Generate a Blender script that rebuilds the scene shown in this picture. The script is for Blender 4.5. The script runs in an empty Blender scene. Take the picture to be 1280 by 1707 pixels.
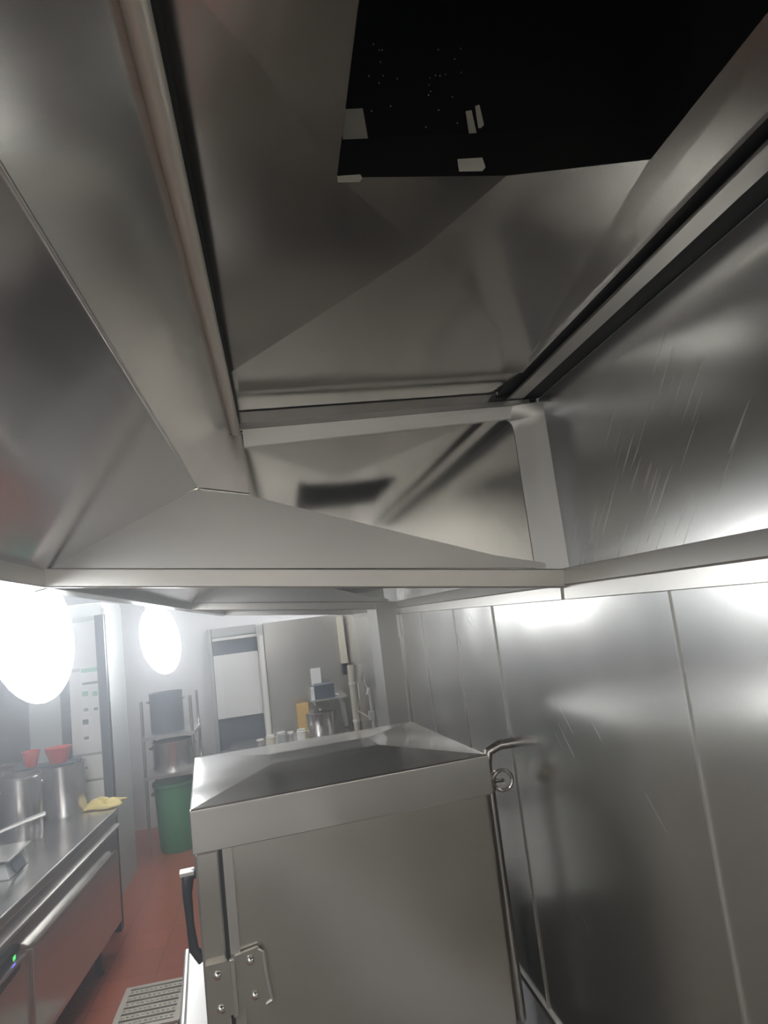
import bpy, bmesh, math, random
from mathutils import Vector, Matrix
S = bpy.context.scene
COL = S.collection
PI = math.pi
random.seed(7)

# ---------------------------------------------------------------- camera
W_, H_ = 1280, 1707
F = 1138.0
CAM = Vector((0, 0, 1.9))
def _ray(px, py): return Vector((px - W_/2, -(py - H_/2), -F))
_d = _ray(468, 1040).normalized()
_u = _ray(-318, -6980); _u = (_u - _d*_u.dot(_d)).normalized()
_r = _d.cross(_u)
ROT = Matrix((_r, _d, _u))                    # world = ROT @ camera
cam_d = bpy.data.cameras.new('camera')
cam = bpy.data.objects.new('camera', cam_d); COL.objects.link(cam)
cam.matrix_world = Matrix.Translation(CAM) @ ROT.to_4x4()
cam_d.sensor_fit = 'VERTICAL'; cam_d.sensor_height = 36.0
cam_d.lens = F / H_ * 36.0
cam_d.clip_start = 0.02; cam_d.clip_end = 60
S.camera = cam
# survey of the place: a sight line met with a plane of known distance
def atY(px, py, y): v = ROT @ _ray(px, py); return CAM + v*(y/v.y)
def atX(px, py, x): v = ROT @ _ray(px, py); return CAM + v*(x/v.x)
def atZ(px, py, z): v = ROT @ _ray(px, py); return CAM + v*((z - CAM.z)/v.z)

# ---------------------------------------------------------------- world, light, exposure
S.view_settings.view_transform = 'Standard'
S.view_settings.look = 'None'
S.view_settings.exposure = 0.12
S.view_settings.gamma = 1.0
S.view_settings.use_curve_mapping = False
w = bpy.data.worlds.new('kitchen_air'); S.world = w; w.use_nodes = True
w.node_tree.nodes['Background'].inputs[0].default_value = (0.75, 0.85, 1.0, 1)
w.node_tree.nodes['Background'].inputs[1].default_value = 0.05
LAMP_EMIT = 20.0
FILL_TUBE_EMIT = 100.0
PANEL_FILL_EMIT = 15.0
HAZE = 0.08

# ---------------------------------------------------------------- materials
def mat(name, col, rough=0.5, metal=0.0, emit=None, estr=0.0, warp=None, grain=None, smudge=0.0, spots=None, spec=0.5, coat=0.0, scratch=None):
    """procedural surface; warp=(scale,strength) slow dents, grain=(sx,sy,sz,strength) brushed lines, smudge roughness clouding"""
    m = bpy.data.materials.new(name); m.use_nodes = True
    nt = m.node_tree; N = nt.nodes; L = nt.links
    b = N['Principled BSDF']
    b.inputs['Base Color'].default_value = (*col, 1)
    b.inputs['Roughness'].default_value = rough
    b.inputs['Metallic'].default_value = metal
    b.inputs['Specular IOR Level'].default_value = spec
    b.inputs['Coat Weight'].default_value = coat
    if emit:
        b.inputs['Emission Color'].default_value = (*emit, 1)
        b.inputs['Emission Strength'].default_value = estr
    tc = N.new('ShaderNodeTexCoord')
    prev = None
    if warp:
        mp = N.new('ShaderNodeMapping'); mp.inputs['Scale'].default_value = warp[:3]
        L.new(tc.outputs['Object'], mp.inputs['Vector'])
        n = N.new('ShaderNodeTexNoise'); n.inputs['Scale'].default_value = 1.0; n.inputs['Detail'].default_value = 0.0
        L.new(mp.outputs['Vector'], n.inputs['Vector'])
        bp = N.new('ShaderNodeBump'); bp.inputs['Strength'].default_value = 1.0; bp.inputs['Distance'].default_value = warp[3]
        L.new(n.outputs['Fac'], bp.inputs['Height']); prev = bp
    if grain:
        mp = N.new('ShaderNodeMapping'); mp.inputs['Scale'].default_value = grain[:3]
        L.new(tc.outputs['Object'], mp.inputs['Vector'])
        n = N.new('ShaderNodeTexNoise'); n.inputs['Scale'].default_value = 1.0; n.inputs['Detail'].default_value = 3.0
        L.new(mp.outputs['Vector'], n.inputs['Vector'])
        bp = N.new('ShaderNodeBump'); bp.inputs['Strength'].default_value = 1.0; bp.inputs['Distance'].default_value = grain[3]
        L.new(n.outputs['Fac'], bp.inputs['Height'])
        if prev: L.new(prev.outputs['Normal'], bp.inputs['Normal'])
        prev = bp
    if prev: L.new(prev.outputs['Normal'], b.inputs['Normal'])
    if smudge:
        n = N.new('ShaderNodeTexNoise'); n.inputs['Scale'].default_value = 3.0; n.inputs['Detail'].default_value = 2.0
        L.new(tc.outputs['Object'], n.inputs['Vector'])
        mr = N.new('ShaderNodeMapRange'); mr.interpolation_type = 'SMOOTHERSTEP'; mr.inputs['From Min'].default_value = 0.25; mr.inputs['From Max'].default_value = 0.75
        mr.inputs['To Min'].default_value = max(0.02, rough - smudge); mr.inputs['To Max'].default_value = rough + smudge
        L.new(n.outputs['Fac'], mr.inputs['Value']); L.new(mr.outputs['Result'], b.inputs['Roughness'])
        mx = N.new('ShaderNodeMix'); mx.data_type = 'RGBA'
        mx.inputs['A'].default_value = (*[c*0.9 for c in col], 1); mx.inputs['B'].default_value = (*[min(1, c*1.08) for c in col], 1)
        L.new(n.outputs['Fac'], mx.inputs['Factor']); L.new(mx.outputs['Result'], b.inputs['Base Color'])
        if scratch:      # short bright scuffs running one way
            mp = N.new('ShaderNodeMapping'); mp.vector_type = 'TEXTURE'
            mp.inputs['Rotation'].default_value = (scratch[0], 0, 0)
            mp.inputs['Scale'].default_value = (1/(scratch[1]*8), 1/(scratch[1]*8), 1/(scratch[1]*0.35))
            L.new(tc.outputs['Object'], mp.inputs['Vector'])
            n2 = N.new('ShaderNodeTexNoise'); n2.inputs['Scale'].default_value = 1.0; n2.inputs['Detail'].default_value = 0.0
            L.new(mp.outputs['Vector'], n2.inputs['Vector'])
            big = N.new('ShaderNodeTexNoise'); big.inputs['Scale'].default_value = 2.2; L.new(tc.outputs['Object'], big.inputs['Vector'])
            ad = N.new('ShaderNodeMath'); ad.operation = 'MULTIPLY'; L.new(n2.outputs['Fac'], ad.inputs[0]); L.new(big.outputs['Fac'], ad.inputs[1])
            m2 = N.new('ShaderNodeMapRange'); m2.inputs['From Min'].default_value = 0.44; m2.inputs['From Max'].default_value = 0.56
            m2.inputs['To Max'].default_value = scratch[2]; L.new(ad.outputs[0], m2.inputs['Value'])
            mx2 = N.new('ShaderNodeMix'); mx2.data_type = 'RGBA'; mx2.inputs['B'].default_value = (0.95, 0.93, 0.88, 1)
            L.new(m2.outputs['Result'], mx2.inputs['Factor']); L.new(mx.outputs['Result'], mx2.inputs['A']); L.new(mx2.outputs['Result'], b.inputs['Base Color'])
            sb = N.new('ShaderNodeMath'); sb.operation = 'SUBTRACT'; sb.inputs[0].default_value = metal
            L.new(m2.outputs['Result'], sb.inputs[1]); L.new(sb.outputs[0], b.inputs['Metallic'])
    return m
M = {}
MET = 0.9
# roughness of each sheet stays on one side of 0.27 so the denoiser treats it evenly
M['wall_steel'] = mat('wall_steel', (0.66, 0.655, 0.63), 0.245, MET, warp=(3.0, 3.0, 0.5, 0.007), smudge=0.02, scratch=(-0.8, 14, 0.30))
M['back_steel'] = mat('hood_back_steel', (0.70, 0.70, 0.685), 0.24, 0.84, warp=(1.6, 1.6, 1.6, 0.014), smudge=0.025, scratch=(0.8, 16, 0.5))
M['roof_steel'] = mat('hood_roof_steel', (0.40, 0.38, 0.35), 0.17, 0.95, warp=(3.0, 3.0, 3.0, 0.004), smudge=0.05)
M['panel_steel'] = mat('hood_panel_steel', (0.62, 0.60, 0.575), 0.19, MET, warp=(2.0, 2.0, 2.0, 0.006), smudge=0.05, scratch=(-0.9, 20, 0.45))
M['mirror_steel'] = mat('polished_steel', (0.70, 0.69, 0.66), 0.08, 0.94, warp=(2.5, 2.5, 2.5, 0.003))
M['front_steel'] = mat('polished_front_steel', (0.72, 0.70, 0.685), 0.13, 0.86, warp=(1.5, 1.5, 1.5, 0.002), smudge=0.03)
M['brushed'] = mat('brushed_steel', (0.60, 0.595, 0.57), 0.34, MET, smudge=0.04)
M['rim_steel'] = mat('rim_steel', (0.66, 0.64, 0.60), 0.30, MET, smudge=0.015)
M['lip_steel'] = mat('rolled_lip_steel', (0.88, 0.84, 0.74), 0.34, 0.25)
M['cab_steel'] = mat('cabinet_steel', (0.60, 0.57, 0.52), 0.24, MET, warp=(1.6, 1.6, 2.6, 0.016), smudge=0.025)
M['lid_steel'] = mat('lid_steel', (0.70, 0.68, 0.64), 0.17, MET, warp=(3.5, 3.5, 3.5, 0.010), smudge=0.04)
M['pot_steel'] = mat('pot_steel', (0.62, 0.60, 0.60), 0.25, 0.9)
M['counter_steel'] = mat('counter_steel', (0.60, 0.59, 0.57), 0.23, 0.9, smudge=0.03)
M['bright_steel'] = mat('bright_steel', (0.80, 0.79, 0.76), 0.22, 0.75)
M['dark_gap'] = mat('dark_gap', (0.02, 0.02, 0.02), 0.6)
M['duct'] = mat('greasy_black_duct', (0.010, 0.009, 0.008), 0.33, 0.0, smudge=0.08, spec=0.4)
M['bare_glint'] = mat('bare_glint_patch', (0.80, 0.76, 0.64), 0.5, 0.2)
M['black'] = mat('black_plastic', (0.03, 0.032, 0.04), 0.4)
M['green'] = mat('green_plastic', (0.06, 0.30, 0.13), 0.45)
M['red'] = mat('red_plastic', (0.55, 0.06, 0.06), 0.4)
M['white'] = mat('white_enamel', (0.72, 0.72, 0.71), 0.35)
M['white_plastic'] = mat('white_plastic', (0.75, 0.74, 0.70), 0.45)
M['beige'] = mat('beige_plastic', (0.62, 0.59, 0.49), 0.5)
M['grey_paint'] = mat('grey_paint', (0.42, 0.44, 0.43), 0.4)
M['dark_wall'] = mat('dark_wall', (0.16, 0.165, 0.19), 0.5)
M['pale_wall'] = mat('pale_wall', (0.74, 0.75, 0.76), 0.4)
M['ceiling'] = mat('ceiling_paint', (0.55, 0.56, 0.58), 0.7)
M['blue_grey'] = mat('blue_grey', (0.10, 0.12, 0.15), 0.4)
M['yellow'] = mat('yellow_cloth', (0.72, 0.60, 0.25), 0.9)
M['cloth'] = mat('pale_cloth', (0.60, 0.60, 0.58), 0.9)
M['wood'] = mat('yellow_board', (0.70, 0.47, 0.16), 0.5)
M['grate'] = mat('worn_grate_steel', (0.62, 0.58, 0.50), 0.35, 0.5)
M['paper'] = mat('paper', (0.76, 0.77, 0.76), 0.7)
M['paper_green'] = mat('green_print', (0.28, 0.50, 0.40), 0.7)
M['ink'] = mat('grey_print', (0.18, 0.22, 0.22), 0.7)
M['chrome'] = mat('chrome', (0.8, 0.78, 0.74), 0.12, 1.0)
M['brass'] = mat('warm_metal', (0.75, 0.62, 0.42), 0.2, 1.0)
M['lamp'] = mat('lamp_glass', (1, 1, 1), 0.3, emit=(0.93, 0.97, 1.0), estr=LAMP_EMIT)
M['tube'] = mat('fill_tube_glass', (1, 1, 1), 0.3, emit=(0.95, 0.97, 1.0), estr=FILL_TUBE_EMIT)
M['panel_fill'] = mat('panel_fill', (1, 1, 1), 0.3, emit=(1.0, 0.93, 0.82), estr=PANEL_FILL_EMIT)
M['led_green'] = mat('green_led', (0.05, 0.5, 0.1), 0.3, emit=(0.1, 0.9, 0.2), estr=1.2)
M['led_blue'] = mat('blue_led', (0.05, 0.05, 0.5), 0.3, emit=(0.15, 0.15, 1.0), estr=1.5)

def floor_material():
    m = mat('red_floor_tile', (0.33, 0.09, 0.05), 0.25)
    nt = m.node_tree; N = nt.nodes; L = nt.links; b = N['Principled BSDF']
    tc = N.new('ShaderNodeTexCoord')
    br = N.new('ShaderNodeTexBrick'); br.offset = 0; br.inputs['Scale'].default_value = 1.0
    br.inputs['Brick Width'].default_value = 0.3; br.inputs['Row Height'].default_value = 0.3
    br.inputs['Mortar Size'].default_value = 0.004
    br.inputs['Color1'].default_value = (0.38, 0.115, 0.07, 1); br.inputs['Color2'].default_value = (0.34, 0.105, 0.065, 1)
    br.inputs['Mortar'].default_value = (0.22, 0.07, 0.045, 1)
    L.new(tc.outputs['Object'], br.inputs['Vector']); L.new(br.outputs['Color'], b.inputs['Base Color'])
    n = N.new('ShaderNodeTexNoise'); n.inputs['Scale'].default_value = 6
    L.new(tc.outputs['Object'], n.inputs['Vector'])
    bp = N.new('ShaderNodeBump'); bp.inputs['Distance'].default_value = 0.004
    L.new(n.outputs['Fac'], bp.inputs['Height']); L.new(bp.outputs['Normal'], b.inputs['Normal'])
    return m
M['floor'] = floor_material()
def tile_material():
    m = mat('white_wall_tile', (0.75, 0.75, 0.76), 0.25)
    nt = m.node_tree; N = nt.nodes; L = nt.links; b = N['Principled BSDF']
    tc = N.new('ShaderNodeTexCoord')
    mp = N.new('ShaderNodeMapping'); mp.inputs['Rotation'].default_value = (PI/2, 0, PI/2)
    br = N.new('ShaderNodeTexBrick'); br.offset = 0; br.inputs['Scale'].default_value = 1.0
    br.inputs['Brick Width'].default_value = 0.3; br.inputs['Row Height'].default_value = 0.3
    br.inputs['Mortar Size'].default_value = 0.003
    for k in ('Color1', 'Color2'): br.inputs[k].default_value = (0.76, 0.76, 0.78, 1)
    br.inputs['Mortar'].default_value = (0.5, 0.5, 0.5, 1)
    L.new(tc.outputs['Object'], mp.inputs['Vector']); L.new(mp.outputs['Vector'], br.inputs['Vector'])
    L.new(br.outputs['Color'], b.inputs['Base Color'])
    return m
M['cookline_block'] = mat('cookline_block_grey', (0.26, 0.25, 0.23), 0.5, 0.3)
M['grey_floor'] = mat('grey_floor_overlay', (0.13, 0.12, 0.11), 0.4)
M['tile'] = tile_material()

# ---------------------------------------------------------------- builders (world coordinates)
def empty(name, loc, label, cat, group=None, rz=0.0):
    o = bpy.data.objects.new(name, None); COL.objects.link(o)
    o.matrix_world = Matrix.Translation(Vector(loc)) @ Matrix.Rotation(rz, 4, 'Z')
    o.empty_display_size = 0.05
    tag(o, label, cat, group)
    return o
def tag(o, label, cat, group=None):
    o['label'] = label; o['category'] = cat
    if group: o['group'] = group
    return o
def basis(o): return Matrix.Translation(o.location) @ o.rotation_euler.to_matrix().to_4x4()
def build(name, bm, m, parent=None, loc=None, smooth=False, bevel=0.0, local=False):
    """links a bmesh as ONE mesh object. World-space shape unless local=True (parent's own frame)."""
    bmesh.ops.recalc_face_normals(bm, faces=bm.faces)
    me = bpy.data.meshes.new(name); o = bpy.data.objects.new(name, me); COL.objects.link(o)
    mt = Matrix.Identity(4)
    if parent is not None:
        chain = Matrix.Identity(4); p = parent
        while p is not None: chain = p.matrix_basis @ chain; p = p.parent
        o.parent = parent
        if not local: mt = chain.inverted()
    elif loc is not None:
        o.location = loc; mt = Matrix.Translation(-Vector(loc))
    bmesh.ops.transform(bm, matrix=mt, verts=bm.verts)
    if smooth:
        for f in bm.faces: f.smooth = True
    bm.to_mesh(me); bm.free(); me.materials.append(m)
    if smooth:
        try: me.set_sharp_from_angle(angle=math.radians(40))
        except Exception: pass
    if bevel:
        md = o.modifiers.new('edge', 'BEVEL'); md.width = bevel; md.segments = 2; md.limit_method = 'ANGLE'
    return o
def struct(name, bm, m, **k):
    o = build(name, bm, m, **k); o['kind'] = 'structure'; return o
def box(bm, x0, x1, y0, y1, z0, z1):
    v = [bm.verts.new((x, y, z)) for x in (x0, x1) for y in (y0, y1) for z in (z0, z1)]
    for f in ((0,1,3,2),(4,6,7,5),(0,4,5,1),(2,3,7,6),(0,2,6,4),(1,5,7,3)): bm.faces.new([v[i] for i in f])
    return bm
def B(*a):
    bm = bmesh.new(); return box(bm, *a)
def loft(bm, rings, close_ring=True, cap=True):
    vs = [[bm.verts.new(p) for p in r] for r in rings]
    n = len(vs[0])
    for a, b in zip(vs, vs[1:]):
        for i in range(n if close_ring else n-1):
            j = (i+1) % n; bm.faces.new((a[i], a[j], b[j], b[i]))
    if cap and close_ring:
        bm.faces.new(vs[0][::-1]); bm.faces.new(vs[-1])
    return bm
def lathe(bm, c, prof, n=28, cap=True):
    """prof: (radius, z) pairs about the vertical through c"""
    c = Vector(c)
    return loft(bm, [[c + Vector((r*math.cos(2*PI*i/n), r*math.sin(2*PI*i/n), z)) for i in range(n)] for r, z in prof], True, cap)
def tube(bm, pts, r, n=10):
    pts = [Vector(p) for p in pts]; rings = []; a = None
    for i, p in enumerate(pts):
        t = (pts[min(i+1, len(pts)-1)] - pts[max(i-1, 0)]).normalized()
        if a is None:
            a = t.cross(Vector((0, 0, 1)))
            if a.length < 1e-3: a = t.cross(Vector((0, 1, 0)))
        a = (a - t*a.dot(t)).normalized(); b = t.cross(a)
        rr = r[i] if isinstance(r, (list, tuple)) else r
        rings.append([p + a*rr*math.cos(2*PI*k/n) + b*rr*math.sin(2*PI*k/n) for k in range(n)])
    return loft(bm, rings)
def slab(bm, pts, t):
    """polygon (3D, planar) given thickness by the vector t"""
    t = Vector(t); a = [bm.verts.new(p) for p in pts]; b = [bm.verts.new(Vector(p) + t) for p in pts]
    n = len(pts); bm.faces.new(a); bm.faces.new(b[::-1])
    for i in range(n): bm.faces.new((a[i], b[i], b[(i+1) % n], a[(i+1) % n]))
    return bm
def copy_tree(o, parent=None):
    c = o.copy(); COL.objects.link(c)
    if parent is not None: c.parent = parent
    for ch in o.children: copy_tree(ch, c)
    return c

WX = 0.70            # steel-clad side wall
BAY = 2.5            # length of one hood bay
Y1 = 1.6             # far end of the bay overhead

# ---------------------------------------------------------------- setting
struct('floor', B(-2.5, 0.8, -3.2, 7.8, -0.06, 0.0), M['floor'])
struct('floor_cookline_overlay', B(-0.50, 0.8, -3.2, 7.8, -0.05, 0.004), M['grey_floor'])  # added unseen grey overlay, cuts the red bounce off the floor
struct('floor_behind_overlay', B(-2.4, -0.50, -3.2, 0.6, -0.05, 0.004), M['grey_floor'])  # added unseen grey overlay, darkens what the steel reflects from behind
struct('ceiling', B(-2.5, 0.8, -3.2, 7.8, 2.95, 3.0), M['ceiling'])
struct('wall_left', B(-2.5, -2.4, -3.2, 7.8, 0, 2.95), M['dark_wall'])
struct('wall_back', B(-2.4, 0.70, 7.7, 7.8, 0, 2.95), M['pale_wall'])
struct('wall_behind', B(-2.4, 0.70, -3.2, -3.1, 0, 2.95), M['pale_wall'])
# steel-clad wall: sheets from the white tiles up, each hung a hair off true
bm = bmesh.new()
ys = [-3.1, -0.05, 1.156, 2.225, 2.75, 3.40, 4.06]
for a, b in zip(ys, ys[1:]):
    k = random.uniform(-0.002, 0.002)
    slab(bm, [(WX-0.003, a, 0.63), (WX-0.003+k, b, 0.63), (WX-0.003+k, b, 1.95), (WX-0.003, a, 1.95)], (0.02, 0, 0))
struct('wall_right', bm, M['wall_steel'], loc=(WX, 1, 1.2))
struct('wall_right_tile', B(WX+0.006, WX+0.1, -3.1, 7.7, 0, 2.95), M['tile'], loc=(WX, 0, 0))
struct('wall_right_far', B(WX-0.004, WX+0.006, 4.5, 7.7, 0.63, 1.95), M['wall_steel'])
bm = bmesh.new()
for y in ys[1:-1]: box(bm, WX-0.008, WX-0.003, y-0.0035, y+0.0035, 0.63, 1.875)
struct('trim_1', bm, M['bright_steel'])
struct('trim_2', B(WX-0.012, WX+0.005, -3.1, 4.06, 0.615, 0.635), M['brushed'])
# unseen stand-in blocks for cook line equipment, added for the panel reflections
bm = bmesh.new()
for a, b, zt in ((2.62, 3.15, 0.74), (3.20, 3.95, 0.70), (4.05, 4.75, 0.74), (4.82, 5.70, 0.70)):
    box(bm, -0.36, 0.52, a, b, 0.0, zt); box(bm, -0.40, 0.54, a+0.02, b-0.02, zt, zt+0.03)
struct('cookline_reflection_blocks', bm, M['cookline_block'])
# column where the clad wall steps in
struct('wall_column', B(0.565, WX, 4.06, 4.5, 0, 1.95), M['brushed'])
bm = bmesh.new()
for i in range(9):
    z = 0.7 + i*0.13; x = 0.692 + random.uniform(-.004, .004)
    box(bm, x-0.012, x+0.006, 4.045, 4.06, z, z+0.13)
struct('trim_3', bm, M['bright_steel'])

# ---------------------------------------------------------------- extractor hood, one bay
def make_hood():
    h = empty('extractor_hood', (0.1, Y1, 1.9), 'stainless extractor hood bay overhead with the black duct opening', 'extractor hood', 'extractor hood bays')
    y0 = Y1 - BAY + 0.02; y1 = Y1
    zr = 2.40
    # roof sheets round the duct hole, cross-broken for stiffness
    A = (0.113, 0.715); Hc = (0.493, 0.690); dy0 = 0.05
    d = 0.010
    def P(x, y, z=0.0): return (x, y, zr + z)
    bm = bmesh.new()
    def poly(*p): bm.faces.new([bm.verts.new(q) for q in p])
    def zplane(a, b, c):
        nrm = (Vector(b)-Vector(a)).cross(Vector(c)-Vector(a))
        return lambda x, y: (x, y, a[2] - (nrm.x*(x-a[0]) + nrm.y*(y-a[1]))/nrm.z)
    ye = 1.43
    A3 = P(*A); H3 = P(*Hc); C = P(0.241, 0.857, -0.014)
    lf = zplane(A3, C, P(-0.055, 1.315, -0.004)); Ep = lf(-0.055, 1.315); K = lf(0.030, 0.565); K0 = lf(-0.055, 0.455)
    Fp = P(0.577, 1.33, -0.003); rt = zplane(C, Fp, H3); G = rt(0.316, 0.704)
    fr_ = zplane(C, Ep, Fp)
    poly(A3, C, G); poly(G, C, Fp, H3); poly(H3, Fp, P(0.600, 1.36), P(0.600, dy0), P(0.493, dy0))
    poly(C, Ep, fr_(-0.055, ye), fr_(0.600, ye), P(0.600, 1.36), Fp)
    poly(A3, K, K0, Ep, C)
    poly(A3, P(0.113, dy0), K); poly(P(0.113, dy0), P(-0.055, dy0), K0, K)
    # right of the duct
    poly(P(-0.055, dy0), P(0.600, dy0), P(0.600, y0), P(-0.055, y0))
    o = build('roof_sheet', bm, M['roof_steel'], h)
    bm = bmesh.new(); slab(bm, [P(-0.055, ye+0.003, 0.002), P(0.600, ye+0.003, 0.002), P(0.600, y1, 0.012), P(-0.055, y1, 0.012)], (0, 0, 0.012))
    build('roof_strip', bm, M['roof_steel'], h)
    # duct going up from the hole
    bm = bmesh.new(); q = [A, Hc, (0.493, dy0), (0.113, dy0)]
    q5 = [A3, G, H3, P(0.493, dy0), P(0.113, dy0)]
    loft(bm, [[(x, y, z-0.002) for x, y, z in q5], [(x, y, zr+0.046) for x, y, z in q5]], True, False)
    cx, cy = 0.303, 0.38
    def off(s): return [(cx+(x-cx)*s, cy+(y-cy)*s) for x, y in q]
    loft(bm, [[(x, y, zr+0.045) for x, y in q], [(x, y, zr+0.05) for x, y in off(1.05)], [(x, y, zr+0.5) for x, y in off(1.05)], [(x, y, zr+0.54) for x, y in off(0.8)]], True, False)
    bm.faces.new([bm.verts.new((x, y, zr+0.54)) for x, y in off(0.8)])
    dc = build('exhaust_duct', bm, M['duct'], h)
    # pale plates: highlights on the exposed greasy metal, put into colour; and the specks
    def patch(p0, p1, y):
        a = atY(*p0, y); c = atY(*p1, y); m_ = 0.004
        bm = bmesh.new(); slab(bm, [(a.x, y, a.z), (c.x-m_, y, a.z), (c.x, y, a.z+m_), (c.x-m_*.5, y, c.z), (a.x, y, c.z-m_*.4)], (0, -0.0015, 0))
        build('bare_glint_patch', bm, M['bare_glint'], dc)
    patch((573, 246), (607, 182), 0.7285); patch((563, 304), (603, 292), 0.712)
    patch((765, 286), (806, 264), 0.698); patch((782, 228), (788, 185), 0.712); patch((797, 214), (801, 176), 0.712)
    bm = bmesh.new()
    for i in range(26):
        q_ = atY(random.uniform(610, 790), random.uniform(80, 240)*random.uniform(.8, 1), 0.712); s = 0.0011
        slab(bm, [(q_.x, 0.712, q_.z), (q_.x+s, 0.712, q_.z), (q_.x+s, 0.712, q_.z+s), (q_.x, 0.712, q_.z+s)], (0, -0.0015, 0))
    sp_ = build('grease_specks', bm, M['bare_glint'], dc); sp_['kind'] = 'stuff'
    # lip along the left of the roof: bright underside, upright's shade painted near-black
    bm = bmesh.new()
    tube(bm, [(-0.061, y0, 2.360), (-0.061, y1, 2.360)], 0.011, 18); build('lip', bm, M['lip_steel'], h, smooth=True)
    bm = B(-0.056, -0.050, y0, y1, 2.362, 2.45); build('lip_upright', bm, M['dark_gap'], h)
    # sloping inner panel, then the polished front panel down to the front rim
    bm = bmesh.new(); slab(bm, [(-0.070, y0, 2.358), (-0.160, y0, 2.233), (-0.160, y1, 2.233), (-0.070, y1, 2.358)], (-0.002, 0, 0.003)); build('inner_panel', bm, M['panel_steel'], h)
    bm = bmesh.new(); tube(bm, [(-0.160, y0, 2.2335), (-0.160, y1-0.005, 2.2335)], 0.0028, 10); build('fold_edge', bm, M['bright_steel'], h, smooth=True)
    bm = bmesh.new(); slab(bm, [(-0.160, y0, 2.233), (-0.500, y0, 2.075), (-0.500, y1, 2.075), (-0.160, y1, 2.233)], (-0.001, 0, 0.003)); build('front_panel', bm, M['front_steel'], h)
    bm = bmesh.new(); slab(bm, [(-0.530, y0, 2.035), (-0.495, y0, 2.040), (-0.495, y0, 2.085), (-0.530, y0, 2.25)], (0, BAY-0.02, 0)); build('front_rim', bm, M['rim_steel'], h, bevel=0.002)
    # back panel on the wall side with its top channel and the wall rim
    bm = bmesh.new(); slab(bm, [(WX+0.002, y0, 1.95), (WX+0.002, y1, 1.95), (WX+0.002, y1, 2.385), (WX+0.002, y0, 2.385)], (0.004, 0, 0)); build('back_panel', bm, M['back_steel'], h)
    bm = B(0.618, 0.656, y0, y1, 2.386, 2.392); build('channel', bm, M['rim_steel'], h)
    bm = B(0.596, 0.662, y0, y1, 2.402, 2.410); build('channel_slot', bm, M['dark_gap'], h)
    bm = B(0.654, WX+0.004, y0, y1, 2.388, 2.396); build('channel_recess', bm, M['dark_gap'], h)
    bm = bmesh.new(); pr = [(0.704, 1.952), (0.690, 1.950), (0.684, 1.912), (0.690, 1.908), (0.688, 1.876), (0.704, 1.872)]
    slab(bm, [(x, y0, z) for x, z in pr], (0, BAY-0.02, 0)); build('wall_rim', bm, M['rim_steel'], h)
    # end: mirror-polished plate behind a frame with a rounded corner
    bm = bmesh.new(); slab(bm, [(-0.50, y1+0.008, 2.06), (0.70, y1+0.008, 1.93), (0.70, y1+0.008, 2.44), (-0.06, y1+0.008, 2.44), (-0.16, y1+0.008, 2.24)], (0, 0.004, 0)); build('end_plate', bm, M['mirror_steel'], h)
    bm = bmesh.new()                          # top band of the frame, in two folds
    slab(bm, [(-0.050, y1-0.012, 2.362), (0.672, y1-0.012, 2.372), (0.672, y1-0.012, 2.384), (-0.050, y1-0.012, 2.376)], (0, 0.012, 0))
    slab(bm, [(-0.045, y1, 2.322), (0.63, y1, 2.341), (0.70, y1-0.006, 2.372), (-0.045, y1-0.006, 2.364)], (0, 0.008, 0))
    build('end_frame', bm, M['brushed'], h)
    bm = bmesh.new(); n = 9; rings = []       # right band, rolled round into the back panel, corner rounded
    for k, z in enumerate([2.372, 2.341, 2.338, 2.333, 2.326, 2.316, 2.304, 2.25, 2.15, 2.05, 1.95]):
        xin = [0.58, 0.600, 0.612, 0.618, 0.623, 0.6255, 0.6265, 0.627, 0.627, 0.627, 0.627][k]
        rings.append([(xin + (0.7025-xin)*t, y1 + 0.006 - 0.030*t*t - 0.008*math.sin(PI*t), z) for t in [i/(n-1) for i in range(n)]])
    loft(bm, rings, False, False); build('end_frame_side', bm, M['brushed'], h, smooth=True)
    bm = bmesh.new(); slab(bm, [(-0.497, y1-0.004, 2.082), (-0.166, y1-0.004, 2.229), (-0.043, y1-0.004, 2.203), (0.524, y1-0.004, 2.002), (0.64, y1-0.004, 1.972), (0.70, y1-0.004, 1.952)], (0, 0.010, 0))
    build('gusset_plate', bm, M['brushed'], h)
    bm = bmesh.new(); slab(bm, [(-0.500, y1-0.018, 2.040), (0.70, y1-0.018, 1.902), (0.70, y1-0.018, 1.948), (-0.500, y1-0.018, 2.082)], (0, 0.030, 0)); build('cross_rail', bm, M['rim_steel'], h, bevel=0.003)
    bm = bmesh.new(); slab(bm, [(-0.06, y1-0.003, 2.36), (-0.05, y1-0.003, 2.36), (-0.043, y1-0.003, 2.21), (-0.16, y1-0.003, 2.235), (-0.158, y1-0.003, 2.24), (-0.075, y1-0.003, 2.35)], (0, 0.004, 0)); build('corner_gusset', bm, M['panel_steel'], h)
    return h
hood = make_hood()
for k, lab in ((1, 'second stainless hood bay, seen under the cross rail over the steam cabinet'), (2, 'farthest stainless hood bay, over the back worktop')):
    c = copy_tree(hood); c.location.y += BAY*k; c['label'] = lab

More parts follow.
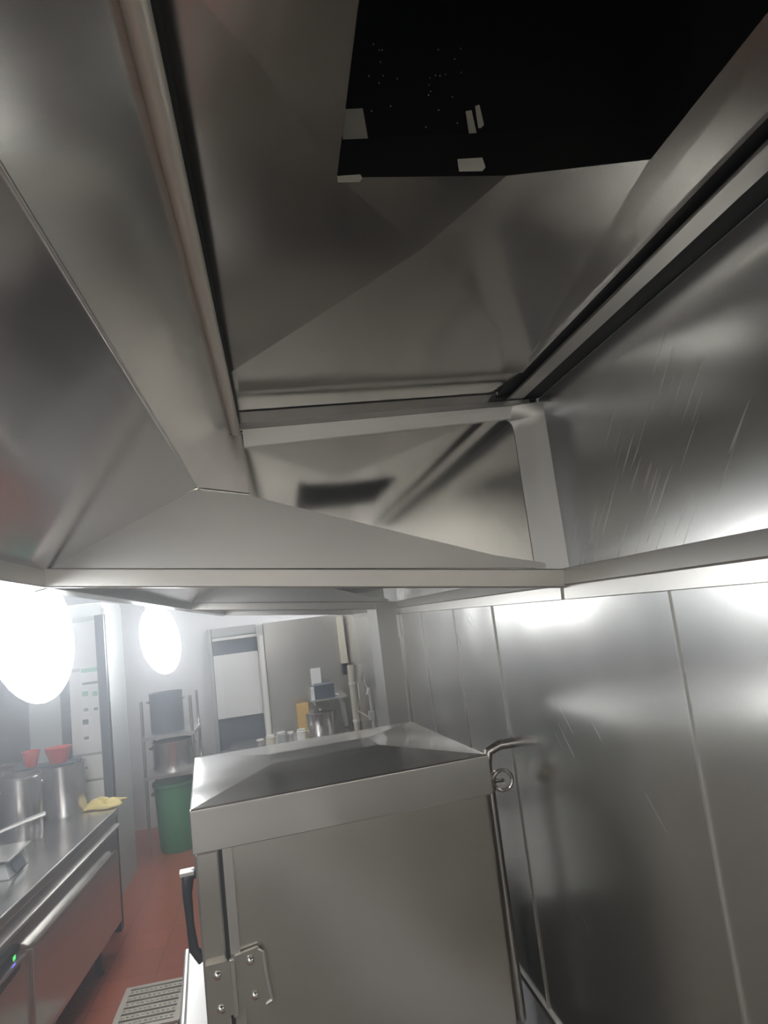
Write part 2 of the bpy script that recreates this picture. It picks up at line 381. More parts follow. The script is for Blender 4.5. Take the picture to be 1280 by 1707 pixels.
# ---------------------------------------------------------------- hanging lamps over the aisle
def make_lamp(loc, label):
    t = empty('hanging_lamp', loc, label, 'lamp', 'hanging lamps')
    bm = bmesh.new(); n = 16
    lathe(bm, (0, 0, 0), [(0.150*math.sin(PI*(i+0.12)/(n+0.24)), -0.275*math.cos(PI*(i+0.12)/(n+0.24))) for i in range(n+1)], 32)  # globe oversized to take in the glare around the bulb
    R = Matrix.Rotation(math.radians(-9), 4, 'Y')
    bmesh.ops.transform(bm, matrix=R, verts=bm.verts)
    build('glare_globe', bm, M['lamp'], t, smooth=True, local=True)
    bm = bmesh.new(); lathe(bm, (0, 0, 0), [(0.05, 0.262), (0.06, 0.268), (0.06, 0.32), (0.03, 0.335)], 20); bmesh.ops.transform(bm, matrix=R, verts=bm.verts)
    build('socket', bm, M['grey_paint'], t, local=True)
    bm = bmesh.new(); tube(bm, [(-0.055, 0, 0.33), (-0.06, 0, 2.95-loc[2])], 0.008); build('cord', bm, M['black'], t, local=True)
    return t
la = atY(50, 1054, 2.85); lb = atY(267, 1066, 5.70)
lamp_a = make_lamp(la, 'big glaring white lamp hanging over the aisle nearest the hood end')
lamp_b = make_lamp(lb, 'glaring white lamp hanging farther down the aisle, above the green bin')
lc = Vector((-1.0, 0.02, 1.99))
lamp_c = make_lamp(lc, 'glaring white lamp of the same row, beside the near hood bay')

# added fill tubes over the aisle and far worktop, unseen above the hood front
def make_fill_tube(loc, label):
    t = empty('ceiling_fill_light', loc, label, 'light', 'added fill tubes')
    x, y, z = loc
    build('housing', B(x-0.07, x+0.07, y-0.6, y+0.6, z, z+0.05), M['white'], t)
    for s in (-0.03, 0.03):
        bm = bmesh.new(); tube(bm, [(x+s, y-0.57, z-0.015), (x+s, y+0.57, z-0.015)], 0.013); build('tube', bm, M['tube'], t)
    return t
def make_back_fill(loc, label):  # warm fill panel added behind the camera, unseen
    t = empty('ceiling_panel_fill', loc, label, 'light', 'added fill panel behind')
    x, y, z = loc
    build('housing', B(x-0.65, x+0.65, y-0.35, y+0.35, z, z+0.04), M['white'], t)
    build('diffuser', B(x-0.62, x+0.62, y-0.32, y+0.32, z-0.01, z), M['panel_fill'], t)
make_back_fill((-0.6, -2.2, 2.91), 'added wide warm ceiling fill panel, unseen behind the near hood bay')
tl = make_fill_tube((-1.25, 2.6, 2.90), 'added white twin tube fill light over the aisle, nearest the hood front')
c = copy_tree(tl); c.location = (0.1, 7.02, 2.90); c['label'] = 'added white twin tube fill light over the far worktop by the splash panel'
for y, lab in ((5.4, 'added white twin tube fill light over the aisle end by the tall fridge'), (-0.6, 'added white twin tube fill light over the aisle behind the counter end')):
    c = copy_tree(tl); c.location.y = y; c['label'] = lab

# ---------------------------------------------------------------- steam cabinet
TH = math.radians(5.9)
sc = empty('steam_cabinet', (-0.25, 1.72, 0), 'stainless steam cabinet with hipped lid standing against the clad wall', 'steam cabinet', rz=TH)
def L(*a): return B(*a)
Wd, Dp = 0.752, 0.70
build('body', L(0.066, Wd-0.014, 0.014, Dp-0.01, 0.10, 1.43), M['cab_steel'], sc, local=True, bevel=0.004)
for x in (0.10, Wd-0.06):
    for y in (0.05, Dp-0.06):
        bm = bmesh.new(); lathe(bm, (x, y, 0), [(0.016, 0), (0.018, 0.05), (0.022, 0.10)], 14); build('foot', bm, M['brushed'], sc, local=True)
bm = bmesh.new()
z0, z1 = 1.402, 1.498
o_ = [(0, 0), (Wd, 0), (Wd, Dp), (0, Dp)]
i_ = [(0.22, 0.30), (Wd-0.22, 0.30), (Wd-0.22, Dp-0.25), (0.22, Dp-0.25)]
rings = [[(x, y, z0) for x, y in o_], [(x, y, z1) for x, y in o_],
         [(x+(Wd/2-x)*0.008, y+(Dp/2-y)*0.008, z1+0.003) for x, y in o_], [(x, y, z1+0.018) for x, y in i_]]
loft(bm, rings)
build('lid', bm, M['lid_steel'], sc, local=True, bevel=0.003)
dr = build('door', L(0.004, 0.058, 0.012, Dp-0.02, 0.55, 1.40), M['cab_steel'], sc, local=True, bevel=0.005)
build('door_gasket', L(0.055, 0.068, 0.018, Dp-0.03, 0.55, 1.40), M['dark_gap'], sc, local=True)
build('corner_strip', L(0.066, 0.088, 0.006, 0.016, 0.10, 1.402), M['rim_steel'], sc, local=True)
bm = bmesh.new()   # black pull handle on the aisle face
tube(bm, [(0.0, 0.16, 1.315), (-0.022, 0.16, 1.310), (-0.026, 0.16, 1.27), (-0.024, 0.16, 1.20), (-0.020, 0.16, 1.14), (0.0, 0.16, 1.115)], [0.012, 0.017, 0.012, 0.0095, 0.012, 0.016], 12)
build('handle', bm, M['black'], dr, local=True, smooth=True)
build('handle_cap', L(-0.040, -0.006, 0.142, 0.178, 1.316, 1.324), M['bright_steel'], dr, local=True)
bm = L(-0.062, 0.004, 0.10, 0.66, 0.925, 0.938); tube(bm, [(-0.064, 0.095, 0.935), (-0.064, 0.665, 0.935)], 0.009)
build('drip_ledge', bm, M['bright_steel'], sc, local=True)
def hinge(zc):
    hg = build('hinge', L(0.062, 0.074, -0.012, 0.0, zc-0.062, zc+0.060), M['rim_steel'], sc, local=True, bevel=0.003)
    build('hinge_leaf', L(0.010, 0.062, -0.004, 0.012, zc-0.058, zc+0.055), M['cab_steel'], hg, local=True)
    bm = bmesh.new()
    slab(bm, [(0.074, -0.002, zc-0.052), (0.142, -0.002, zc-0.050), (0.146, -0.002, zc-0.035), (0.136, -0.002, zc+0.058), (0.126, -0.002, zc+0.068), (0.074, -0.002, zc+0.060)], (0, 0.012, 0))
    build('hinge_leaf', bm, M['cab_steel'], hg, local=True)
    bm = bmesh.new()
    tube(bm, [(0.128, -0.003, zc+0.064), (0.139, -0.003, zc+0.056), (0.141, -0.003, zc+0.01), (0.146, -0.003, zc-0.030), (0.150, -0.003, zc-0.047), (0.135, -0.003, zc-0.054)], [0.003, 0.004, 0.004, 0.004, 0.005, 0.003], 8)
    e = build('weld_bead', bm, M['bright_steel'], hg, local=True)
    for x, z in ((0.034, zc+0.030), (0.036, zc-0.040), (0.108, zc+0.044), (0.112, zc-0.030)):
        bm = bmesh.new(); lathe(bm, (0, 0, 0), [(0.009, 0), (0.009, 0.003), (0.006, 0.006), (0.002, 0.0075)], 16)
        bmesh.ops.transform(bm, matrix=Matrix.Translation((x, -0.004, z)) @ Matrix.Rotation(PI/2, 4, 'X'), verts=bm.verts)
        build('screw', bm, M['chrome'], hg, local=True, smooth=True)
hinge(1.11)

# steam pipe with valve between the cabinet and the wall
sv = empty('steam_valve', (0.62, 2.50, 1.36), 'shiny steam pipe and valve between the steam cabinet and the clad wall', 'valve')
bm = bmesh.new(); tube(bm, [(0.60, 2.20, 0.64), (0.60, 2.20, 1.38), (0.61, 2.20, 1.42), (0.65, 2.20, 1.435), (0.70, 2.20, 1.435)], 0.016, 14); build('pipe', bm, M['chrome'], sv, smooth=True)
bm = bmesh.new(); lathe(bm, (0.60, 2.20, 1.33), [(0.017, -0.03), (0.026, -0.025), (0.026, -0.012), (0.021, -0.01), (0.030, 0.0), (0.021, 0.012), (0.026, 0.014), (0.026, 0.028), (0.017, 0.03)], 12); build('valve_body', bm, M['brass'], sv, smooth=True)
bm = bmesh.new(); tube(bm, [(0.60, 2.20, 1.33), (0.625, 2.13, 1.345)], 0.006)
tube(bm, [(0.625 + 0.030*math.cos(a), 2.13, 1.345 + 0.030*math.sin(a)) for a in [2*PI*i/16 for i in range(17)]], 0.006, 8)
build('hand_wheel', bm, M['chrome'], sv, smooth=True)

# ---------------------------------------------------------------- refrigerated counter along the aisle
ct = empty('refrigerated_counter', (-1.65, 3.2, 0), 'long stainless refrigerated counter along the aisle with pots on top', 'counter')
def cx(y): return -1.25 + (y-3.24)*0.0535
bm = bmesh.new(); ya, yb = 0.6, 4.93
slab(bm, [(cx(ya)-0.02, ya, 0.80), (cx(yb)-0.02, yb, 0.80), (-2.05, yb, 0.80), (-2.05, ya, 0.80)], (0, 0, -0.64)); build('carcass', bm, M['counter_steel'], ct)
bm = bmesh.new(); slab(bm, [(cx(ya), ya, 0.85), (cx(yb), yb, 0.85), (-2.08, yb, 0.85), (-2.08, ya, 0.85)], (0, 0, -0.045)); build('worktop', bm, M['counter_steel'], ct, bevel=0.006)
for ya_, yb_ in ((0.75, 2.05), (2.15, 3.45), (3.55, 4.80)):
    bm = bmesh.new(); slab(bm, [(cx(ya_)-0.002, ya_, 0.60), (cx(yb_)-0.002, yb_, 0.60), (cx(yb_)-0.022, yb_, 0.60), (cx(ya_)-0.022, ya_, 0.60)], (0, 0, -0.40))
    d_ = build('door', bm, M['counter_steel'], ct, bevel=0.004)
    bm = bmesh.new(); slab(bm, [(cx(ya_)+0.012, ya_, 0.625), (cx(yb_)+0.012, yb_, 0.625), (cx(yb_)-0.022, yb_, 0.612), (cx(ya_)-0.022, ya_, 0.612)], (0, 0, -0.012)); build('door_grip', bm, M['rim_steel'], d_)
bm = bmesh.new(); slab(bm, [(cx(ya)+0.004, ya, 0.745), (cx(yb)+0.004, yb, 0.745), (cx(yb)-0.022, yb, 0.755), (cx(ya)-0.022, ya, 0.755)], (0, 0, -0.014)); build('drip_edge', bm, M['rim_steel'], ct)
for y in (0.8, 2.1, 3.5, 4.6):
    bm = bmesh.new(); lathe(bm, (cx(y)-0.07, y, 0), [(0.030, 0), (0.030, 0.02), (0.020, 0.03), (0.022, 0.16)], 14); build('foot', bm, M['black'], ct)
dp = atX(18, 1612, -1.245)
ym = dp.y; pn = build('control_panel', B(cx(ym)-0.022, cx(ym)+0.003, ym-0.16, ym+0.10, dp.z-0.05, dp.z+0.05), M['black'], ct)
build('green_light', B(cx(ym)+0.002, cx(ym)+0.005, ym+0.020, ym+0.045, dp.z+0.012, dp.z+0.028), M['led_green'], pn)
build('blue_light', B(cx(ym)+0.002, cx(ym)+0.005, ym+0.005, ym+0.040, dp.z-0.022, dp.z-0.002), M['led_blue'], pn)

ZT = 0.851
def make_pot(px, py, hw_px, h_px, label, name='stock_pot', group='steel pots on the counter', lid=False, ztop=ZT):
    c = atZ(px, py, ztop); c.z = ztop; k = (c - CAM).length / F
    r = hw_px*k; h = h_px*k
    t = empty(name, c, label, 'pot', group)
    bm = bmesh.new(); lathe(bm, c, [(r*0.2, 0.0), (r*0.96, 0.0), (r, h*0.06), (r, h*0.97), (r*1.045, h*0.985), (r*1.045, h), (r*0.97, h), (r*0.96, h*0.10), (r*0.2, h*0.10)], 36)
    build('pot_body', bm, M['pot_steel'], t, smooth=True)
    for s in (0.9, 0.9+PI):
        bm = bmesh.new(); a = s
        pts = [c + Vector((math.cos(a+da)*rr, math.sin(a+da)*rr, h*0.80)) for da, rr in ((-.3, r), (-.24, r*1.14), (0, r*1.2), (.24, r*1.14), (.3, r))]
        tube(bm, pts, r*0.045, 8); build('pot_handle', bm, M['chrome'], t, smooth=True)
    if lid:
        bm = bmesh.new(); lathe(bm, c, [(r*1.03, h*1.0), (r*1.03, h*1.02), (r*0.6, h*1.07), (r*0.1, h*1.09), (r*0.1, h*1.13), (r*0.02, h*1.14)], 30); build('pot_lid', bm, M['chrome'], t, smooth=True)
    return t, c, r, h
make_pot(107, 1357, 30, 68, 'tall straight steel pot nearest the yellow cloth on the counter')
make_pot(38, 1401, 26, 85, 'tall steel pot in front, crossed by a ladle handle')
make_pot(-8, 1385, 24, 78, 'steel pot cut off at the picture edge, left of the ladle')
make_pot(50, 1364, 20, 66, 'steel pot half hidden behind the pot crossed by the ladle')
make_pot(10, 1350, 22, 58, 'steel pot at the back of the counter under the dark wall')
# ladle leaning over
p0 = atY(-14, 1392, 4.00); p1 = atY(76, 1355, 4.05)
t = empty('ladle', p0, 'long steel ladle handle lying across the front pot on the counter', 'ladle')
bm = bmesh.new(); tube(bm, [p0, p0.lerp(p1, .5) + Vector((0, 0, .002)), p1], [0.009, 0.010, 0.012], 10); build('ladle_handle', bm, M['bright_steel'], t, smooth=True)
bm = bmesh.new(); q = p0 + (p0-p1).normalized()*0.03; lathe(bm, q, [(0.005, -0.05), (0.04, -0.04), (0.055, -0.005), (0.055, 0.0), (0.05, 0.0), (0.035, -0.032), (0.004, -0.04)], 20); build('ladle_bowl', bm, M['pot_steel'], t, smooth=True)
# kitchen scale
c = atZ(20, 1455, ZT)
t = empty('kitchen_scale', c, 'grey kitchen scale with sloped display at the counter edge', 'scale')
bm = bmesh.new(); x, y = c.x-0.10, c.y+0.05
slab(bm, [(x-0.1, y-0.16, ZT), (x+0.13, y-0.16, ZT), (x+0.10, y-0.14, ZT+0.07), (x-0.1, y-0.14, ZT+0.07)], (0, 0.26, 0)); build('scale_body', bm, M['grey_paint'], t, bevel=0.006)
bm = bmesh.new(); slab(bm, [(x+0.134, y-0.10, ZT+0.012), (x+0.134, y+0.04, ZT+0.012), (x+0.112, y+0.04, ZT+0.060), (x+0.112, y-0.10, ZT+0.060)], (0.003, 0, 0.001)); build('scale_display', bm, M['blue_grey'], t)
build('scale_pan', B(x-0.13, x+0.13, y-0.17, y+0.13, ZT+0.085, ZT+0.095), M['bright_steel'], t, bevel=0.003)
build('scale_stem', B(x-0.03, x+0.03, y-0.05, y+0.02, ZT+0.068, ZT+0.087), M['black'], t)
# yellow cloth crumpled on the counter end
c = atZ(170, 1343, ZT)
bm = bmesh.new(); nx, ny = 26, 14; g = []
for i in range(nx):
    row = []
    for j in range(ny):
        u = i/(nx-1); v = j/(ny-1)
        e = math.sin(PI*u)**.5*math.sin(PI*v)**.5
        z = ZT + 0.003 + 0.055*e*(0.55+0.45*math.sin(9*u+3*math.sin(5*v))*math.cos(7*v+2*u))
        row.append(bm.verts.new((c.x-0.10+0.23*u+0.015*math.sin(8*v), c.y-0.12+0.20*v+0.02*math.sin(7*u), z)))
    g.append(row)
for i in range(nx-1):
    for j in range(ny-1): bm.faces.new((g[i][j], g[i+1][j], g[i+1][j+1], g[i][j+1]))
o = build('cleaning_cloth', bm, M['yellow'], loc=c, smooth=True)
sd = o.modifiers.new('thickness', 'SOLIDIFY'); sd.thickness = 0.006; sd.offset = 1
tag(o, 'crumpled yellow cloth on the far counter end', 'cloth')
# red bowls behind the pots on a wall shelf
sh = empty('wall_shelf', (-2.35, 5.0, 1.11), 'dark steel wall shelf behind the counter holding red bowls', 'shelf')
build('shelf_board', B(-2.40, -1.42, 4.94, 5.12, 1.155, 1.17), M['blue_grey'], sh)
for y in (4.96, 5.08): build('bracket', B(-2.40, -1.46, y, y+0.02, 1.11, 1.155), M['blue_grey'], sh)
for (px, py, rr, lab) in ((52, 1274, 0.055, 'small bright red bowl on the shelf behind the pots'), (98, 1268, 0.085, 'wide dull red basin on the shelf near the white notice door')):
    c = atY(px, py, 5.03); c.z = 1.17
    bm = bmesh.new(); lathe(bm, c, [(rr*.6, 0), (rr*.62, 0.004), (rr*.9, 0.07), (rr, 0.10), (rr*.97, 0.10), (rr*.85, 0.07), (rr*.5, 0.012)], 28)
    tag(build('bowl', bm, M['red'], loc=c, smooth=True), lab, 'bowl', 'red bowls on the shelf')

# ---------------------------------------------------------------- white door with notices, tall fridge
nd = empty('notice_door', (-1.35, 5.2, 0), 'narrow white panelled door with dark frame and paper notices', 'door')
xa, xb = -1.500, -1.275
build('door_leaf', B(xa-0.02, xb+0.03, 5.21, 5.24, 0, 2.12), M['grey_paint'], nd)
for z0_, z1_ in ((0.05, 0.78), (0.80, 0.985), (1.0, 1.16), (1.175, 1.74), (1.76, 2.08)):
    build('panel', B(xa, xb-0.03, 5.200, 5.212, z0_, z1_), M['white'], nd, bevel=0.003)
build('door_frame', B(xb-0.03, xb+0.03, 5.185, 5.25, 0, 2.12), M['blue_grey'], nd)
build('door_frame', B(xa-0.06, xa-0.005, 5.185, 5.25, 0, 2.12), M['blue_grey'], nd)
def notice(px0, py0, px1, py1, head, lab):
    a = atY(px0, py0, 5.197); b = atY(px1, py1, 5.197)
    t = empty('paper_notice', ((a.x+b.x)/2, 5.197, b.z), lab, 'notice', 'notices on the white door')
    build('sheet', B(a.x, b.x, 5.1965, 5.1995, b.z, a.z), M['paper'], t)
    h = a.z-b.z
    build('print', B(a.x+0.006, b.x-0.006, 5.195, 5.1967, a.z-h*0.30, a.z-h*0.10), M[head], t)
    build('print', B(a.x+0.010, b.x-0.010, 5.195, 5.1967, b.z+h*0.10, b.z+h*0.22), M['ink'], t)
notice(133, 1112, 166, 1142, 'paper_green', 'large green printed notice at the top of the white door')
notice(135, 1149, 150, 1189, 'paper_green', 'narrow notice under the green one, beside the counter wall side')
notice(152, 1149, 166, 1187, 'paper_green', 'narrow notice under the green one, beside the dark door frame')
notice(136, 1196, 151, 1236, 'ink', 'lowest narrow notice on the white door')

fr = empty('tall_fridge', (-1.65, 6.1, 0), 'tall grey steel fridge at the aisle end beside the notice door', 'fridge')
build('fridge_body', B(-2.0, -1.405, 5.86, 6.46, 0.02, 2.25), M['grey_paint'], fr, bevel=0.01)
build('fridge_side', B(-1.405, -1.392, 5.88, 6.44, 0.0, 2.22), M['grey_paint'], fr)
build('kick_plate', B(-1.98, -1.41, 5.855, 5.862, 0.0, 0.10), M['blue_grey'], fr)
build('edge_strip', B(-1.412, -1.394, 5.850, 5.862, 0.05, 2.2), M['bright_steel'], fr)
# apron hung on the fridge
bm = bmesh.new(); g = []
for i in range(15):
    row = []
    for j in range(18):
        u = i/14; v = j/17
        wv = 0.03 + 0.085*min(1, v*2.2)
        x = -1.53 + (u-.5)*2*wv; y = 5.790 - 0.018*math.sin(u*PI*5 + v*2)*v - 0.03*math.sin(PI*u)
        row.append(bm.verts.new((x, y, 1.93 - 0.62*v - 0.03*math.cos(u*PI*2))))
    g.append(row)
for i in range(14):
    for j in range(17): bm.faces.new((g[i][j], g[i+1][j], g[i+1][j+1], g[i][j+1]))
ap = build('apron', bm, M['cloth'], loc=(-1.53, 5.82, 1.93), smooth=True)
sd = ap.modifiers.new('thickness', 'SOLIDIFY'); sd.thickness = 0.004
tag(ap, 'pale apron hanging on the front of the grey fridge', 'apron')
build('hook', B(-1.536, -1.524, 5.78, 5.862, 1.90, 1.912), M['chrome'], ap)

# ---------------------------------------------------------------- pot rack and green bin
rk = empty('pot_rack', (-1.10, 6.85, 0), 'steel rack by the aisle end holding big pots over the green bin', 'rack')
for x in (-1.31, -0.88):
    for y in (6.62, 7.12):
        bm = bmesh.new(); tube(bm, [(x, y, 0), (x, y, 1.36)], 0.014); build('post', bm, M['chrome'], rk)
for z in (0.70, 1.04): build('shelf', B(-1.33, -0.86, 6.60, 7.14, z-0.025, z), M['brushed'], rk)
def rack_pot(x, z, r, h, lab, mt='blue_grey'):
    c = Vector((x, 6.86, z)); t = empty('stock_pot', c, lab, 'pot', 'pots on the rack')
    bm = bmesh.new(); lathe(bm, c, [(r*.2, 0), (r*.97, 0), (r, .02), (r, h-.01), (r*1.04, h), (r*.96, h), (r*.95, .03), (r*.2, .03)], 32); build('pot_body', bm, M[mt], t, smooth=True)
    for s in (-1, 1):
        bm = bmesh.new(); tube(bm, [(x-0.05, 6.86+s*0, z+h*.8)] if 0 else [(x+s*r*.97, 6.82, z+h*.78), (x+s*r*1.12, 6.83, z+h*.8), (x+s*r*1.12, 6.89, z+h*.8), (x+s*r*.97, 6.90, z+h*.78)], 0.009, 8); build('pot_handle', bm, M['chrome'], t)
rack_pot(-1.13, 1.04, 0.15, 0.36, 'dark steel pot on the top shelf of the rack')
rack_pot(-1.10, 0.70, 0.18, 0.26, 'wide dull steel pot on the shelf above the green bin', 'pot_steel')
gb = empty('green_bin', (-1.13, 6.86, 0), 'tall green plastic bin on the red floor under the pot rack', 'bin')
c = Vector((-1.105, 6.86, 0))
bm = bmesh.new(); lathe(bm, c, [(0.10, 0.0), (0.155, 0.0), (0.165, 0.03), (0.185, 0.56), (0.20, 0.57), (0.20, 0.60), (0.18, 0.60), (0.155, 0.04), (0.05, 0.03)], 30); build('bin_body', bm, M['green'], gb, smooth=True)
for s in (-1, 1):
    bm = bmesh.new(); tube(bm, [c + Vector((s*0.185, -0.05, 0.50)), c + Vector((s*0.205, -0.03, 0.50)), c + Vector((s*0.205, 0.03, 0.50)), c + Vector((s*0.185, 0.05, 0.50))], 0.008, 8); build('bin_handle', bm, M['green'], gb)

# ---------------------------------------------------------------- floor grates
for k, (dy, lab) in enumerate(((0.0, 'slotted steel drain grate in the red floor, the one farther along the aisle'), (-0.47, 'slotted steel drain grate in the red floor, nearer the steam cabinet'))):
    y = 3.88 + dy; x0_, x1_ = -1.03, -0.69
    t = empty('drain_grate', (-0.86, y+0.2, 0), lab, 'grate', 'floor drain grates')
    bm = B(x0_, x1_, y, y+0.44, 0.0, 0.010); build('tray', bm, M['dark_gap'], t)
    bm = bmesh.new()
    box(bm, x0_, x1_, y, y+0.03, 0.008, 0.022); box(bm, x0_, x1_, y+0.41, y+0.44, 0.008, 0.022); box(bm, x0_, x0_+0.03, y+0.03, y+0.41, 0.008, 0.022); box(bm, x1_-0.03, x1_, y+0.03, y+0.41, 0.008, 0.022)
    build('grate_frame', bm, M['grate'], t)
    bm = bmesh.new()
    for i in range(6):
        yy = y+0.045+i*0.062; box(bm, x0_+0.03, x1_-0.03, yy, yy+0.042, 0.010, 0.020)
        for j in range(11): lathe(bm, (x0_+0.045+j*0.025, yy+0.021, 0.020), [(0.009, 0), (0.006, 0.005), (0.002, 0.006)], 8)
    build('grate_slats', bm, M['grate'], t)

# ---------------------------------------------------------------- far end of the kitchen
sp = build('splash_panel', B(-0.195, 0.69, 7.668, 7.692, 0.6, 1.93), M['wall_steel'], loc=(0.24, 7.68, 0.6)); tag(sp, 'tall plain steel splash panel on the far wall', 'wall panel')
cv = empty('pipe_cover', (-0.235, 7.66, 0.75), 'pale upright pipe cover between the white hatch and the splash panel', 'pipe')
bm = bmesh.new(); tube(bm, [(-0.235, 7.62, 0.745), (-0.235, 7.62, 1.80)], 0.034, 16); build('pipe', bm, M['white_plastic'], cv, smooth=True)
build('cap', B(-0.270, -0.20, 7.60, 7.66, 1.80, 1.92), M['white'], cv)
ht = empty('serving_hatch', (-0.5, 7.68, 0.6), 'serving hatch with white shutter half down on the far wall', 'hatch')
build('opening', B(-0.745, -0.275, 7.68, 7.692, 0.66, 1.93), M['blue_grey'], ht)
build('shutter', B(-0.745, -0.272, 7.655, 7.685, 0.985, 1.645), M['white'], ht, bevel=0.004)
build('shutter_edge', B(-0.745, -0.66, 7.645, 7.66, 0.985, 1.645), M['paper'], ht)
build('side_post', B(-0.79, -0.748, 7.63, 7.692, 0.55, 1.93), M['grey_paint'], ht)
build('cross_bar', B(-0.745, -0.275, 7.65, 7.69, 1.80, 1.83), M['white_plastic'], ht)
build('head_board', B(-0.745, -0.275, 7.65, 7.69, 1.84, 1.93), M['grey_paint'], ht)
# worktop against the far wall
wt = empty('worktop_table', (0.1, 7.3, 0), 'steel worktop table against the far wall holding jars and a pot', 'table')
build('table_top', B(-0.62, 0.62, 6.85, 7.62, 0.715, 0.745), M['counter_steel'], wt)
for x in (-0.58, 0.58):
    for y in (6.9, 7.57):
        bm = bmesh.new(); tube(bm, [(x, y, 0), (x, y, 0.716)], 0.02); build('leg', bm, M['chrome'], wt)
c = Vector((0.315, 7.2, 0.745))
t = empty('lidded_pot', c, 'shiny lidded steel pot on the far worktop', 'pot')
bm = bmesh.new(); lathe(bm, c, [(0.05, 0), (0.14, 0), (0.15, 0.02), (0.155, 0.21), (0.158, 0.225)], 32); build('pot_body', bm, M['pot_steel'], t, smooth=True)
bm = bmesh.new(); lathe(bm, c, [(0.158, 0.225), (0.158, 0.232), (0.10, 0.248), (0.02, 0.255), (0.02, 0.27), (0.005, 0.272)], 32); build('pot_lid', bm, M['chrome'], t, smooth=True)
tag(build('cutting_board', B(0.075, 0.20, 7.40, 7.42, 0.745, 1.06), M['wood'], loc=(0.14, 7.41, 0.745), bevel=0.004), 'yellow cutting board standing behind the lidded pot', 'cutting board')
bm = bmesh.new(); tube(bm, [(0.40, 7.45, 1.075), (0.50, 7.45, 1.09), (0.545, 7.45, 1.06), (0.56, 7.45, 0.98), (0.575, 7.45, 0.76)], [0.02, 0.024, 0.026, 0.026, 0.026], 12)
tag(build('bent_pipe', bm, M['white_plastic'], loc=(0.56, 7.45, 0.745), smooth=True), 'bent white pipe beside the lidded pot', 'pipe')
for i, (x, r, h, mt, lab) in enumerate(((-0.31, .045, .06, 'pot_steel', 'low grey jar at the hatch end of the far worktop'), (-0.21, .05, .085, 'beige', 'beige jar second from the hatch on the far worktop'), (-0.10, .045, .10, 'grey_paint', 'grey jar in the middle of the jar row'), (-0.01, .04, .09, 'pot_steel', 'steel jar just before the white tub'), (0.10, .05, .10, 'white_plastic', 'white tub beside the lidded pot'))):
    c = Vector((x, 7.12, 0.745)); t = empty('jar', c, lab, 'jar', 'jars on the far worktop')
    bm = bmesh.new(); lathe(bm, c, [(r*.5, 0), (r, 0), (r, h*.8), (r*.8, h*.88)], 20); build('jar_body', bm, M[mt], t, smooth=True)
    bm = bmesh.new(); lathe(bm, c, [(r*.84, h*.86), (r*.84, h), (r*.3, h*1.01)], 20); build('jar_lid', bm, M['white_plastic'], t, smooth=True)
# small shelf on the wall with a box and papers
ws = empty('small_shelf', (0.43, 7.6, 1.08), 'small steel shelf on the splash panel holding a dark box', 'shelf')
build('shelf_board', B(0.225, 0.60, 7.20, 7.676, 1.078, 1.092), M['bright_steel'], ws)
for x in (0.26, 0.56): build('bracket', B(x, x+0.012, 7.30, 7.676, 1.03, 1.078), M['bright_steel'], ws)
tag(build('storage_box', B(0.275, 0.48, 7.26, 7.5, 1.093, 1.232), M['blue_grey'], loc=(0.38, 7.4, 1.093), bevel=0.005), 'dark blue grey box on the small shelf', 'box')
tag(build('milk_carton', B(0.235, 0.270, 7.24, 7.30, 1.093, 1.215), M['paper'], loc=(0.25, 7.27, 1.093)), 'slim white carton beside the dark box on the small shelf', 'carton')
tag(build('paper_sheet', B(0.265, 0.375, 7.660, 7.666, 1.20, 1.38), M['paper'], loc=(0.32, 7.67, 1.2)), 'white paper sheet stuck to the splash panel above the dark box', 'paper')
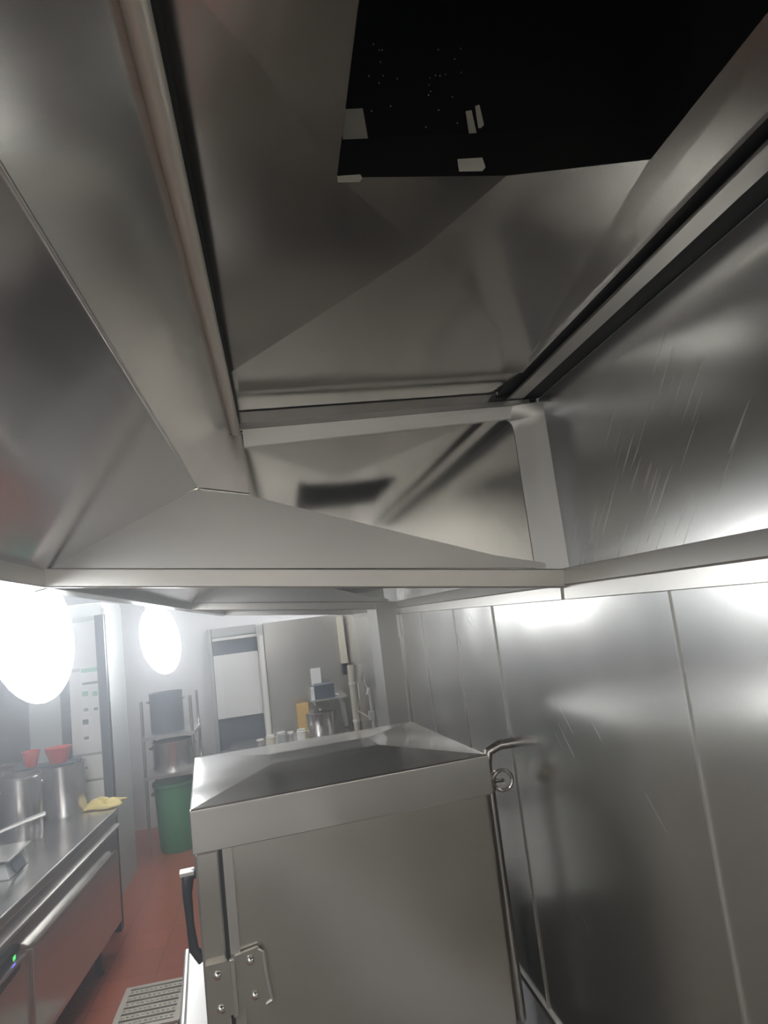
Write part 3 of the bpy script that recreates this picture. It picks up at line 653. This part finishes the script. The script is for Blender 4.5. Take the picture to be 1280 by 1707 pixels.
# trunking, pipes and wires on the side wall beyond the column
bm = bmesh.new(); loft(bm, [[(0.60, 7.52, 1.90), (0.66, 7.52, 1.90), (0.66, 7.62, 1.90), (0.60, 7.62, 1.90)], [(0.60, 7.50, 1.40), (0.675, 7.50, 1.40), (0.675, 7.62, 1.40), (0.60, 7.62, 1.40)]])
tk = build('trunking', bm, M['beige'], loc=(0.64, 7.56, 1.4)); tag(tk, 'beige cable trunking coming down in the far wall corner', 'trunking')
bm = B(0.61, 0.67, 7.53, 7.60, 1.28, 1.40); build('socket_block', bm, M['black'], tk)
pp = empty('drain_pipe', (0.66, 7.1, 0.6), 'upright beige drain pipe on the far side wall', 'pipe')
bm = bmesh.new(); tube(bm, [(0.658, 7.1, 0.62), (0.655, 7.1, 1.40)], 0.034, 16); build('pipe', bm, M['beige'], pp, smooth=True)
for z in (0.85, 1.22):
    bm = bmesh.new(); lathe(bm, (0.657, 7.1, z), [(0.036, -0.012), (0.040, -0.01), (0.040, 0.01), (0.036, 0.012)], 16); build('clamp', bm, M['white_plastic'], pp)
wp = empty('water_pipe', (0.66, 5.8, 0.9), 'short white water pipe with a tee on the side wall beyond the column', 'pipe')
bm = bmesh.new(); tube(bm, [(0.675, 5.8, 0.90), (0.672, 5.8, 1.28)], 0.013, 12); build('pipe', bm, M['white'], wp, smooth=True)
bm = bmesh.new(); tube(bm, [(0.655, 5.8, 1.235), (0.672, 5.8, 1.29)], 0.018, 12); build('pipe_cap', bm, M['white'], wp)
bm = B(0.64, 0.69, 5.77, 5.83, 1.03, 1.10); build('tee', bm, M['white'], wp, bevel=0.006)
bm = bmesh.new(); tube(bm, [(0.65, 5.80, 1.045), (0.600, 6.35, 1.05)], 0.009); build('branch', bm, M['chrome'], wp)
for k, (pts, lab) in enumerate(((((0.672, 6.0, 1.40), (0.662, 6.05, 1.33), (0.668, 5.92, 1.28), (0.672, 5.8, 1.25)), 'pale wire looping down to the white water pipe'), (((0.672, 6.7, 1.25), (0.66, 6.6, 1.12), (0.66, 6.9, 0.98), (0.672, 7.0, 0.85)), 'pale wire hanging beside the beige drain pipe'))):
    bm = bmesh.new(); tube(bm, pts, 0.005, 8); tag(build('wire', bm, M['white_plastic'], loc=pts[0], smooth=True), lab, 'wire', 'wires on the side wall')

# ---------------------------------------------------------------- added haze volume standing in for lens glare
def haze():
    m = bpy.data.materials.new('steam'); m.use_nodes = True  # material of the added glare haze
    nt = m.node_tree; nt.nodes.remove(nt.nodes['Principled BSDF'])
    v = nt.nodes.new('ShaderNodeVolumeScatter'); v.inputs['Color'].default_value = (0.90, 0.95, 1.0, 1)
    v.inputs['Density'].default_value = HAZE; v.inputs['Anisotropy'].default_value = 0.7
    nt.links.new(v.outputs[0], nt.nodes['Material Output'].inputs['Volume'])
    o = build('glare_haze', B(-2.39, 0.69, -0.5, 7.6, 0.03, 2.9), m, loc=(-0.8, 3.5, 0.03))
    o['kind'] = 'stuff'; tag(o, 'thin bluish haze added as lens glare around the lamps in the aisle', 'haze')
if HAZE: haze()
